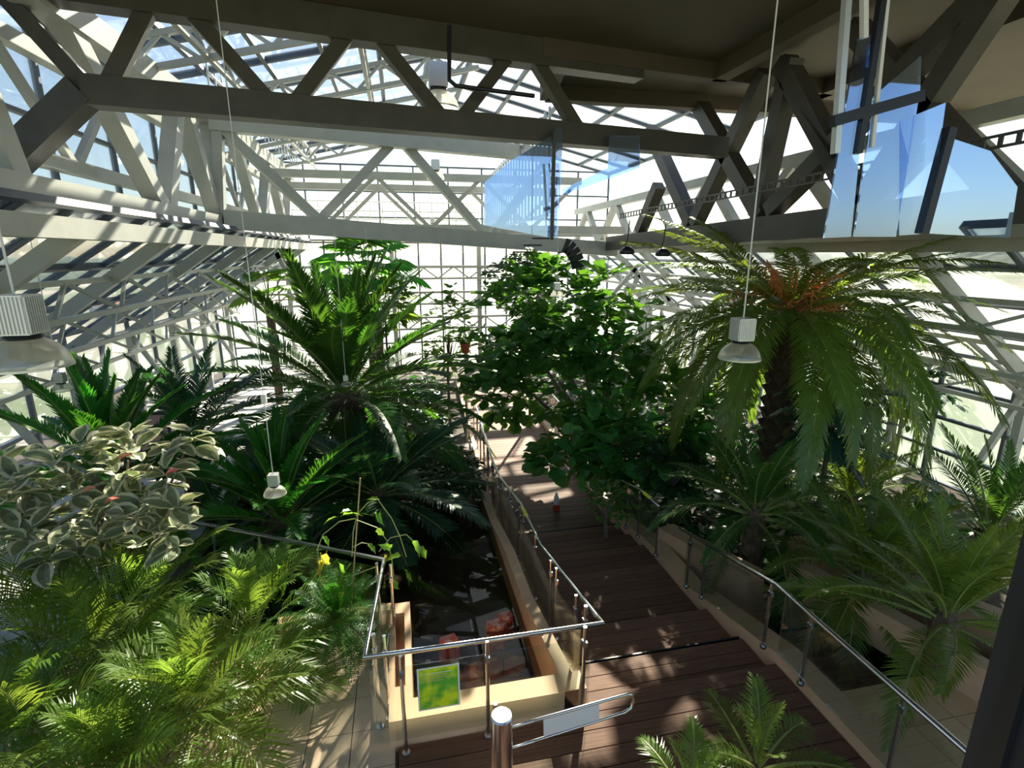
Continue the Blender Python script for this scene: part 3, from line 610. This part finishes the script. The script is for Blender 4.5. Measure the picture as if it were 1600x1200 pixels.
def palm(name, label, crown, base_z, m, nf, L, lo, hi, droop, n=62, ll=.42, lw=.034, trunk=.22, seed=1, cat='palm', az=None, group=None, hero=(), scale_in=.75, **kw):
    """crown: where the fronds leave the stem; fronds from steep (hi) in the heart to low (lo) outside"""
    rnd = random.Random(seed); crown = Vector(crown); r = empty(name, (crown.x, crown.y, base_z), label, cat, group); cz = crown.z - base_z
    key = (m, L, lo, hi, droop, n, ll, lw, str(kw)); NC = 7
    if key not in PAL:
        PAL[key] = [[frond_mesh('frond', m, L * (scale_in + (1 - scale_in) * c / (NC - 1)), hi + (lo - hi) * c / (NC - 1), droop * (.35 + .65 * c / (NC - 1)) * (.9 + .2 * v_), n, ll, lw, 100 * c + v_ + seed, curl=(.25 if v_ else -.25), **kw) for v_ in (0, 1)] for c in range(NC)]
    ms = PAL[key]; ga = 2.39996
    for i in range(nf):
        q = i / max(1, nf - 1); c = min(NC - 1, int(q * NC)); a = (i * ga + rnd.uniform(-.2, .2)) if az is None else az[0] + (az[1] - az[0]) * rnd.random()
        link('frond', ms[c][i % 2], r, (.09 * math.cos(a) * q, .09 * math.sin(a) * q, cz - .1 * q), (rnd.uniform(-.18, .18), rnd.uniform(-.1, .1), a), (rnd.uniform(.88, 1.08),) * 3)
    for (a, c, s) in hero: link('frond', ms[c][0], r, (0, 0, cz), (0, 0, a), (s,) * 3)
    if trunk:
        mb = MB(); mb.tube([(0, 0, -.1), (0, 0, cz * .5), (0, 0, cz - .05), (0, 0, cz + .1)], [trunk * 1.1, trunk, trunk * 1.05, trunk * .5], 12); mb.build('trunk', 'trunk', r)
        k = 0; z = .05
        sc = MB().add([(0, -.09, 0), (0, .09, 0), (.09, .05, .12), (.09, -.05, .12), (.0, .0, .16)], [(0, 1, 2, 3), (3, 2, 4), (0, 3, 4), (1, 4, 2)])
        sm = mesh('leaf_scar', sc.v, sc.f, 'trunk')
        while z < cz - .1 and k < 260:
            a = k * ga; link('leaf_scar', sm, r, (trunk * .97 * math.cos(a), trunk * .97 * math.sin(a), z), (0, 0, a), (trunk / .22,) * 3); k += 1; z += (.035 if trunk > .2 else .05)
    return r
D = math.pi / 180
# big date palm left of the pond
cA_ = aty(540, 618, 12.3)
palm('date_palm', 'big date palm with wide arching dark green fronds left of the walkway', cA_, ZF, 'l_date', 72, 4.2, -22*D, 80*D, 1.05, 96, .56, .05, .34, 3, sag=.1, vang=.35, scale_in=.78)
# canary palm at right with trunk and orange fibre
cB_ = aty(1236, 492, 8.9)
pb = palm('canary_palm', 'tall canary palm with drooping fronds and orange flower stalks', cB_, ZF, 'l_dateB', 76, 4.1, 0*D, 44*D, 1.8, 92, .50, .042, .27, 5, sag=.25, vang=.15, pw=1.05, scale_in=.82)
rnd = random.Random(2)
for i in range(70):
    a = rnd.uniform(0, 6.283); e = rnd.uniform(.35, 1.2); L = rnd.uniform(.8, 1.5); pts = []
    for k in range(5): s = k / 4; pts.append((math.cos(a) * L * s * math.cos(e), math.sin(a) * L * s * math.cos(e), L * s * math.sin(e) - .25 * L * s * s))
    mb = MB().tube(pts, [.03, .025, .02, .014, .008], 4)
    for k in range(10):
        q = Vector(pts[-1]).lerp(Vector(pts[2]), rnd.random()); mb.tube([q, q + Vector((rnd.uniform(-.2, .2), rnd.uniform(-.2, .2), rnd.uniform(-.25, .1)))], .009, 3, cap=False)
    mb.build('flower_stalk', 'orange', pb).location = (0, 0, cB_.z - ZF + .05)
# cycad in front of the pond end
palm('cycad', 'upright glossy cycad behind the pond handrail', aty(440, 810, 8.8), ZF, 'l_cycad', 34, 2.4, 12*D, 84*D, .8, 78, .34, .036, .24, 9, vang=.5, a0=65, sag=.03)
palm('cycad', 'dark cycad with stiff upright fronds under the largest lamp', aty(175, 742, 8.6), ZF, 'l_cycad', 36, 2.4, 5*D, 85*D, .9, 80, .30, .036, .26, 12, vang=.5, a0=65, sag=.03)
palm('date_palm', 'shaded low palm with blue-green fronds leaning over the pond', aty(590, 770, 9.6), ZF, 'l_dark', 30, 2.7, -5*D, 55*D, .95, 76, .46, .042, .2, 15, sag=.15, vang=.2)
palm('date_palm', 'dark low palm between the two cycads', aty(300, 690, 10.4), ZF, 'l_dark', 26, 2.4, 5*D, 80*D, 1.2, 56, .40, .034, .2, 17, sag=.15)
# right side palms
palm('date_palm', 'bushy young date palm behind the step handrail', aty(1180, 800, 6.6), ZF, 'l_date', 30, 2.0, 5*D, 75*D, 1.5, 56, .34, .026, .16, 21, sag=.12)
palm('date_palm', 'bright green palm beside the dark jamb', aty(1480, 960, 3.9), ZF, 'l_areca', 26, 1.75, 15*D, 82*D, 1.1, 54, .30, .022, .13, 23, sag=.1)
palm('date_palm', 'spreading olive green palm filling the bed beside the kerb', aty(1350, 900, 5.2), ZF, 'l_dateB', 34, 1.8, 0*D, 80*D, 1.6, 56, .32, .023, .14, 25, sag=.15)
palm('date_palm', 'palm with upright fronds in front of the upright glazing', aty(1545, 830, 5.4), ZF, 'l_date', 22, 2.0, 20*D, 85*D, .9, 56, .30, .024, .14, 27, sag=.08)
palm('date_palm', 'feathery palm below the canary palm trunk', aty(1330, 780, 7.6), ZF, 'l_dateB', 26, 2.0, 10*D, 80*D, 1.4, 54, .34, .026, .15, 29, sag=.15)
palm('areca_palm', 'small palm poking up through the deck edge at the bottom of the view', atz(1185, 1190, .25), -.0, 'l_areca', 9, .75, 25*D, 80*D, 1.2, 30, .24, .016, 0, 31, sag=.2)
palm('areca_palm', 'tip of a small palm on the deck nearest the viewer', atz(1080, 1240, .4), -.0, 'l_areca', 9, .62, 25*D, 80*D, 1.2, 28, .22, .016, 0, 33, sag=.2)
# areca clumps
for i, (px, py, z, nf, L, lab) in enumerate(((150, 1040, .35, 26, 1.45, 'areca palm clump under the variegated rubber plant'), (310, 1120, .2, 26, 1.35, 'areca palm clump with combed pale fronds beside the tiled floor'), (40, 1180, .3, 22, 1.3, 'areca palm clump in the near corner by the tiles'),
        (395, 985, .2, 22, 1.3, 'areca palm clump between fern and rubber plant'), (230, 950, .3, 24, 1.5, 'tall areca palm clump in front of the pond handrail end'), (190, 1210, .2, 18, 1.15, 'areca palm clump spilling over the nearest tiles'), (60, 1000, .4, 20, 1.5, 'shaded areca palm clump at the edge of the view'))):
    palm('areca_palm', lab, atz(px, py, z), 0, 'l_areca', nf, L, 20*D, 85*D, 1.5, 26, .48, .024, 0, 40 + i, sag=.25, vang=.35, a0=58, a1=28, base=.25, rach=.012)
# fern
palm('fern', 'lush boston fern spilling over the tiled floor beside the pond', atz(525, 965, .35), 0, 'l_fern', 78, .85, -15*D, 85*D, 1.9, 34, .10, .013, 0, 60, cat='fern', sag=.1, vang=.0, a0=85, a1=70, base=.05, rach=.006)
# fan palms at the back
def fan_palm(pos, label, nl, Rl, seed, m='l_cycad', base=ZF):
    rnd = random.Random(seed); r = empty('fan_palm', (pos.x, pos.y, base), label, 'palm'); cz = pos.z - base
    mb = MB(); N = 18
    for k in range(N):
        a0, a1 = R(-120 + 240 * k / N), R(-120 + 240 * (k + 1) / N); am = (a0 + a1) / 2
        mb.add([(0, 0, 0), (.62 * math.cos(a0), .62 * math.sin(a0), -.03), (.65 * math.cos(am), .65 * math.sin(am), .05), (.62 * math.cos(a1), .62 * math.sin(a1), -.03), (1.0 * math.cos(am), 1.0 * math.sin(am), -.12)], [(0, 1, 2), (0, 2, 3), (1, 4, 2), (2, 4, 3)])
    lm = mesh('fan_leaf', mb.v, mb.f, m)
    for i in range(nl):
        a = i * 2.4 + rnd.uniform(-.2, .2); e = 85*D - 95*D * i / nl; L = Rl * rnd.uniform(.9, 1.2)
        d = Vector((math.cos(a) * math.cos(e), math.sin(a) * math.cos(e), math.sin(e))); tip = Vector((0, 0, cz)) + d * L
        s = MB().tube([(0, 0, cz), tip], .02, 4).build('leaf_stalk', 'rachis', r)
        link('fan_leaf', lm, s, tip, (rnd.uniform(-.3, .3), -e * .6 + .5, a), (Rl * .8,) * 3)
    MB().tube([(0, 0, 0), (0, 0, cz)], .14, 8).build('trunk', 'trunk', r)
fan_palm(aty(575, 440, 18), 'fan palm rising behind the date palm against the end glazing', 16, 1.15, 3)
fan_palm(aty(420, 470, 19), 'yellow-green fan palm near the hillside glazing corner', 9, .9, 4, 'l_shrub')
fan_palm(aty(590, 500, 17), 'low fan palm behind the tiny lamp', 10, .9, 5, 'l_shrub')
# bluish feathery tree right
tb = aty(1300, 640, 7.3); r = empty('feathery_tree', (tb.x, tb.y, ZF), 'bluish feathery tree in front of the canary palm trunk', 'tree')
MB().tube([(0, 0, 0), (.05, 0, 1.3), (0, 0, tb.z - ZF + .3)], [.07, .05, .02], 8).build('trunk', 'bark', r)
fm = [frond_mesh('spray', 'l_blue', 1.0, e, .7, 34, .24, .05, 70 + k, vang=.0, a0=75, a1=55, base=.1, sag=.05, rach=.008) for k, e in enumerate((.5, .2, -.1))]
rnd = random.Random(6)
for i in range(46):
    a = i * 2.4; z = tb.z - ZF - .75 + 1.1 * (i / 46); link('spray', fm[i % 3], r, (0, 0, z), (rnd.uniform(-.2, .2), 0, a), (rnd.uniform(.7, 1.05),) * 3)

# ---- broad-leaved plants
def leaf_shape(kind):
    if kind == 'fig': prof = [(0, .03), (.12, .16), (.3, .2), (.48, .19), (.68, .33), (.86, .28), (1.0, .0)]
    elif kind == 'vine': prof = [(0, .02), (.15, .26), (.4, .2), (.55, .28), (.75, .13), (1.0, .0)]
    else: prof = [(0, .02), (.2, .22), (.45, .32), (.7, .28), (.9, .14), (1.0, .0)]
    return prof
def leaf_mesh(name, kind, m, seed=0, curl=.18, fold=.25):
    prof = leaf_shape(kind); mb = MB(); rnd = random.Random(seed)
    def P(x, y): return (x, y, -curl * x * x + fold * abs(y) + .02 * math.sin(9 * x + 5 * y + seed))
    if kind == 'varie':
        for (x0, w0), (x1, w1) in zip(prof, prof[1:]):
            for s in (-1, 1):
                i0, i1 = w0 * .60, w1 * .60
                if x0 == 0: i0 = 0
                mb.add([P(x0, 0), P(x1, 0), P(x1, s * i1), P(x0, s * i0)], [(0, 1, 2, 3)] if s > 0 else [(3, 2, 1, 0)], 0)
                mb.add([P(x0, s * i0), P(x1, s * i1), P(x1, s * w1), P(x0, s * w0)], [(0, 1, 2, 3)] if s > 0 else [(3, 2, 1, 0)], 1)
        return mesh(name, mb.v, mb.f, m, mb.mi)
    for (x0, w0), (x1, w1) in zip(prof, prof[1:]):
        for s in (-1, 1): mb.add([P(x0, 0), P(x1, 0), P(x1, s * w1), P(x0, s * w0)], [(0, 1, 2, 3)] if s > 0 else [(3, 2, 1, 0)])
    mb.tube([(-.15, 0, .0), (0, 0, .005), (.9, 0, -curl * .8)], [.014, .012, .003], 3, cap=False)
    return mesh(name, mb.v, mb.f, m)
def orient(d, rnd, roll=.5):
    d = Vector(d).normalized(); z = Vector((0, 0, 1)) + Vector((rnd.uniform(-1, 1), rnd.uniform(-1, 1), rnd.uniform(-1, 1))) * roll
    y = z.cross(d); y = y.normalized() if y.length > .05 else Vector((0, 1, 0)); z = d.cross(y)
    return Matrix((d, y, z)).transposed()
def leafy(root, tips, nper, size, lms, rnd, spread=.25, nparts=300, name='leaf', stuffm=None, out=None):
    """rosettes of leaves at twig tips; the ones nearest the camera are single leaves, the rest one mass"""
    L = []
    for (p, d) in tips:
        for k in range(nper):
            a = rnd.uniform(0, 6.283); dd = Vector((math.cos(a), math.sin(a), rnd.uniform(-.35, .55))) + Vector(d) * .6
            L.append((Vector(p) + dd * rnd.uniform(0, spread), dd, size * rnd.uniform(.7, 1.2)))
    o = root.location; L.sort(key=lambda t: -((t[0] + o - EYE).length < 0) + (t[0] + o - EYE).length - .0)
    for i, (p, d, s) in enumerate(L[:nparts]):
        mtx = orient(d, rnd); link(name, lms[i % len(lms)], root, p, mtx.to_euler(), (s,) * 3)
    if L[nparts:]:
        mb = MB(); src = lms[0]; sv_ = [v.co.copy() for v in src.vertices]; sf = [tuple(f.vertices) for f in src.polygons]; si = [f.material_index for f in src.polygons]; mi = []
        for (p, d, s) in L[nparts:]:
            mtx = orient(d, rnd); mb.add([p + mtx @ (c * s) for c in sv_], sf); mi += si
        me = bpy.data.meshes.new('foliage'); me.from_pydata([tuple(q) for q in mb.v], [], mb.f)
        for mm in src.materials: me.materials.append(mm)
        me.polygons.foreach_set('material_index', mi); f_ = link('foliage', me, root); f_['kind'] = 'stuff'
figs = [leaf_mesh('leaf', 'fig', 'l_fig', k, .2 + .1 * k, .3) for k in range(3)]
# fiddle-leaf fig overhanging the walkway
fb = Vector((4.75, 11.3, ZF)); fig = empty('fig_tree', fb, 'fiddle-leaf fig tree with big glossy leaves overhanging the walkway', 'tree')
rnd = random.Random(21); tips = []
blobs = [(815, 515, 12.6, 1.3), (900, 500, 12.0, 1.2), (770, 560, 12.8, .75), (870, 590, 11.8, 1.1), (960, 520, 11.2, 1.0), (960, 610, 10.6, 1.1), (1000, 690, 9.8, .95), (930, 690, 10.2, .8), (1060, 650, 9.6, .7), (880, 715, 9.9, .42), (790, 610, 12.6, .75), (840, 460, 13.0, .9), (950, 465, 11.6, .6), (1040, 710, 9.2, .6)]
MB().tube([(0, 0, 0), (-.1, .1, 1.2), (-.5, .6, 2.2)], [.13, .11, .08], 8).build('trunk', 'bark', fig)
for (px, py, Y, r_) in blobs:
    c = aty(px, py, Y) - fb; st_ = Vector((-.1, .1, 1.0))
    MB().tube([st_, st_.lerp(c, .5) + Vector((0, 0, -.2)), c], [.06, .045, .02], 6).build('branch', 'bark', fig)
    nt_ = int(18 * r_ * r_ + 5)
    for k in range(nt_):
        d = Vector((rnd.gauss(0, 1), rnd.gauss(0, 1), rnd.gauss(0, 1))).normalized(); tips.append((c + d * r_ * rnd.uniform(.6, 1.0), d))
leafy(fig, tips, 11, .40, figs, rnd, .2)
# dark drooping tree behind it
def bush(name, label, c, base_z, radii, ntips, nper, size, lms, seed, cat='shrub', nparts=60, stem='bark', spread=.12):
    rnd = random.Random(seed); c = Vector(c); r = empty(name, (c.x, c.y, base_z), label, cat); cz = c.z - base_z; tips = []
    MB().tube([(0, 0, -.02), (rnd.uniform(-.05, .05), 0, cz * .6), (0, 0, cz)], [.05, .04, .02], 6).build('stem', stem, r)
    for k in range(ntips):
        d = Vector((rnd.gauss(0, 1), rnd.gauss(0, 1), rnd.gauss(0, 1))).normalized(); q = Vector((d.x * radii[0], d.y * radii[1], d.z * radii[2])) * rnd.uniform(.55, 1)
        tips.append((Vector((0, 0, cz)) + q, d))
        if k % 6 == 0: MB().tube([(0, 0, cz * .7), Vector((0, 0, cz)) + q], [.02, .006], 4).build('branch', stem, r)
    leafy(r, tips, nper, size, lms, rnd, spread, nparts); return r
shr = [leaf_mesh('leaf', 'plain', 'l_shrub', k, .3) for k in range(2)]; und = [leaf_mesh('leaf', 'plain', 'l_under', k, .4) for k in range(2)]
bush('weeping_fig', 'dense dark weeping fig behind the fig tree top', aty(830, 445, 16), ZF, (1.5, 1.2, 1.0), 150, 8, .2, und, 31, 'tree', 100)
bush('shrub', 'loose yellow-green shrub beside the red pot', aty(700, 520, 15), ZF, (.6, .6, 1.3), 60, 6, .2, shr, 32)
bush('shrub', 'pale sunlit shrub behind the date palm', aty(600, 470, 17.5), ZF, (1.0, .8, .8), 60, 6, .24, shr, 33)
bush('shrub', 'yellow-green bush under the canary palm crown', aty(1140, 600, 11), ZF, (.6, .6, .9), 70, 6, .16, shr, 34)
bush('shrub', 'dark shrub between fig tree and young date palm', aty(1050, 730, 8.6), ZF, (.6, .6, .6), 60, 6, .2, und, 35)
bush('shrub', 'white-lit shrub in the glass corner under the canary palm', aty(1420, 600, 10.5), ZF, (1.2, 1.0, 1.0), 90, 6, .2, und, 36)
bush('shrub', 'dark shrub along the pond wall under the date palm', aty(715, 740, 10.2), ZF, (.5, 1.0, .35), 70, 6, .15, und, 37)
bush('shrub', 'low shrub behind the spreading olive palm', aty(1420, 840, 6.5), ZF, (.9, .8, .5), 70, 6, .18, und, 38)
bush('shrub', 'small bush with yellow leaves just behind the kerb', aty(950, 785, 8.3), ZF, (.35, .5, .3), 40, 5, .12, shr, 39)
# red pot
p = aty(727, 545, 14.6); pot = empty('flower_pot', (p.x, p.y, p.z - .12), 'small red pot on a stand beside the fig tree', 'pot')
MB().lathe([(0, 0), (.1, 0), (.14, .24), (.155, .24), (.155, .28), (.12, .28), (.11, .2), (0, .2)], 16).build('pot_body', 'terra', pot); MB().tube([(0, 0, 0), (0, 0, ZF - p.z + .12)], .04, 8).build('stand', 'alu', pot)
for k in range(8): a = k * .8; link('leaf', shr[k % 2], pot, (0, 0, .22), orient((math.cos(a), math.sin(a), .9), random.Random(k)).to_euler(), (.3,) * 3)
# variegated rubber plant
vm = [leaf_mesh('leaf', 'varie', ['l_vgreen', 'l_vcream'], k, .22 + .1 * k, .25) for k in range(3)]
rb0 = Vector((-3.9, 6.9, -.5)); rub = empty('rubber_plant', rb0, 'variegated rubber plant with cream-edged leaves', 'plant'); rnd = random.Random(44); tips = []
for (px, py, Y, r_) in ((110, 730, 6.6, .35), (60, 800, 6.3, .5), (150, 800, 6.3, .5), (230, 760, 6.5, .4), (250, 830, 6.1, .38), (40, 880, 6.0, .45), (130, 870, 6.0, .4), (295, 690, 6.8, .22), (200, 720, 6.7, .3), (10, 760, 6.4, .35)):
    c = aty(px, py, Y) - rb0; MB().tube([(0, 0, 0), Vector((0, 0, .5)).lerp(c, .5), c], [.035, .025, .012], 6).build('stem', 'bark', rub)
    for k in range(int(20 * r_ + 2)):
        d = Vector((rnd.gauss(0, 1), rnd.gauss(0, 1), rnd.gauss(.4, .7))).normalized(); tips.append((c + d * r_ * rnd.uniform(.5, 1), d))
leafy(rub, tips, 4, .275, vm, rnd, .07, 300)
pk = leaf_mesh('leaf_sheath', 'plain', 'l_vpink', 3, .05, .9)
for (px, py) in ((185, 718), (128, 770), (165, 785), (258, 742)): o = link('leaf_sheath', pk, rub, aty(px, py, 6.0) - rb0, orient((.8, -.3, .35), rnd).to_euler(), (.2, .09, .12))
# climbing vine on a cane
va = aty(545, 900, 5.9); vine = empty('climbing_vine', (va.x, va.y, .2), 'bright green climbing vine with yellowing leaves tied to a cane', 'vine'); vo = Vector((va.x, va.y, .2))
MB().tube([va - vo - Vector((0, 0, .4)), aty(563, 747, 5.9) - vo], .009, 6).build('cane', 'cane', vine)
vl = [leaf_mesh('leaf', 'vine', 'l_vine', k, .5, .3) for k in range(3)]; vy = leaf_mesh('leaf', 'vine', 'l_vyel', 4, .6, .4)
for path in ([(550, 870), (552, 830), (556, 812), (590, 825), (605, 845), (612, 872), (615, 900)], [(556, 806), (575, 785), (590, 780), (612, 810), (625, 838), (635, 870)], [(592, 862), (610, 840), (635, 835), (650, 850)], [(556, 810), (530, 815), (505, 835), (495, 860)], [(552, 855), (565, 848), (577, 850)], [(548, 880), (530, 905), (527, 930)], [(550, 900), (575, 890), (590, 885)]):
    MB().tube([aty(x, y_, 5.85) - vo for x, y_ in path], .006, 5).build('stem', 'sprout', vine)
rnd = random.Random(8)
for (px, py, s, yl, dz) in ((612, 855, .17, 0, .2), (626, 868, .2, 0, .1), (632, 890, .2, 0, -1), (616, 905, .24, 0, -2), (640, 895, .18, 0, -1.5), (605, 868, .14, 1, -1), (590, 780, .12, 0, .3), (588, 800, .18, 0, -2), (594, 800, .16, 0, -3), (590, 825, .15, 0, -1.5), (536, 805, .2, 0, .1), (548, 798, .14, 0, .6), (525, 808, .14, 0, 0), (505, 838, .13, 0, -.5), (502, 868, .25, 1, -2.5), (510, 865, .22, 1, -3), (498, 875, .2, 1, -2.5), (645, 845, .2, 0, -.8), (655, 855, .18, 0, -1), (575, 850, .14, 0, -.5), (530, 880, .2, 0, -2), (526, 900, .2, 0, -1), (440, 900, .2, 0, -1), (442, 920, .2, 0, -2), (436, 890, .16, 0, .5), (535, 925, .18, 1, -2)):
    link('leaf', vy if yl else vl[rnd.randrange(3)], vine, aty(px, py, 5.8) - vo, orient((rnd.uniform(-1, 1), rnd.uniform(-.6, .2), dz), rnd, .8).to_euler(), (s,) * 3)
# undergrowth
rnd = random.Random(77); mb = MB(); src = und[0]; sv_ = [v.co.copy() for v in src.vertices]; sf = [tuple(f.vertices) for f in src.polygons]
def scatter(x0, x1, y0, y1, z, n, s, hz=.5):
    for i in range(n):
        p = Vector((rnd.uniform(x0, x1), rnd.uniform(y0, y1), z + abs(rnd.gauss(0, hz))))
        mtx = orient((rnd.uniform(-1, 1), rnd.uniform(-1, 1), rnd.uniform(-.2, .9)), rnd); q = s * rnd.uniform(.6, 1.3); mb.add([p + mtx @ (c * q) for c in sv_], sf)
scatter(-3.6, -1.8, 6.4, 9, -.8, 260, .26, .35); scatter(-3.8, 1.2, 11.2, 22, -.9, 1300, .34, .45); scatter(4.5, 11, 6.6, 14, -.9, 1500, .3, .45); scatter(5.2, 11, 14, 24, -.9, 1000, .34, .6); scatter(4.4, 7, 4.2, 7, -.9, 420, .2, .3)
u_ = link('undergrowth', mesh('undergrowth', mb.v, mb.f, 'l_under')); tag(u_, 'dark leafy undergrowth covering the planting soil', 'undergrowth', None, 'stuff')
# rocks left of the lower walkway
rnd = random.Random(5)
for i, (px, py, s) in enumerate(((712, 722, .45), (700, 760, .35), (730, 700, .3), (690, 700, .3))):
    p = atz(px, py, ZF + .1); mb = MB(); n = 8
    for ring, (zz, k) in enumerate(((-.2, 1), (.1, .95), (.22, .6))):
        mb.v += [Vector((math.cos(6.283*j/n) * s * k * rnd.uniform(.8, 1.15), math.sin(6.283*j/n) * s * k * rnd.uniform(.7, 1.1), zz * s * 1.4)) for j in range(n)]
    for ring in range(2):
        for j in range(n): mb.f.append((ring*n+j, ring*n+(j+1) % n, (ring+1)*n+(j+1) % n, (ring+1)*n+j))
    mb.f.append(tuple(range(2*n, 3*n))); o = mb.build('rock', 'stone', loc=p); tag(o, ('largest flat pink rock beside the lower walkway', 'pink rock nearest the pond wall', 'small pink rock behind the largest one', 'pink rock half under the date palm')[i], 'rock', 'pink rocks')
# white zigzag lattice edging
a, b_ = atz(733, 695, -.3), atz(748, 752, -.3); lt = empty('lattice_edging', a, 'white zigzag lattice edging below the walkway handrail', 'edging'); d = b_ - a
beam(lt, 'rail', Vector((0, 0, .12)), d + Vector((0, 0, .12)), .03, .04, 'white'); beam(lt, 'rail', Vector((0, 0, -.12)), d + Vector((0, 0, -.12)), .03, .04, 'white')
for i in range(10): beam(lt, 'slat', d * (i / 10) + Vector((0, 0, -.12 if i % 2 else .12)), d * ((i + 1) / 10) + Vector((0, 0, .12 if i % 2 else -.12)), .03, .04, 'white')
# pink notice panel and pale boxes on the terrace
p = aty(215, 610, 13); o = empty('display_panel', (p.x, p.y, -.5), 'pink framed display panel leaning on the terrace', 'panel'); 
MB().box((-.5, 0, .35), (.5, .05, 1.5)).build('board', 'pink', o); 
for a, b_ in (((-.55, -.01, .3), (.55, .06, .37)), ((-.55, -.01, 1.48), (.55, .06, 1.55)), ((-.55, -.01, 0), (-.48, .06, 1.55)), ((.48, -.01, 0), (.55, .06, 1.55))): MB().box(a, b_).build('frame_bar', 'black', o)
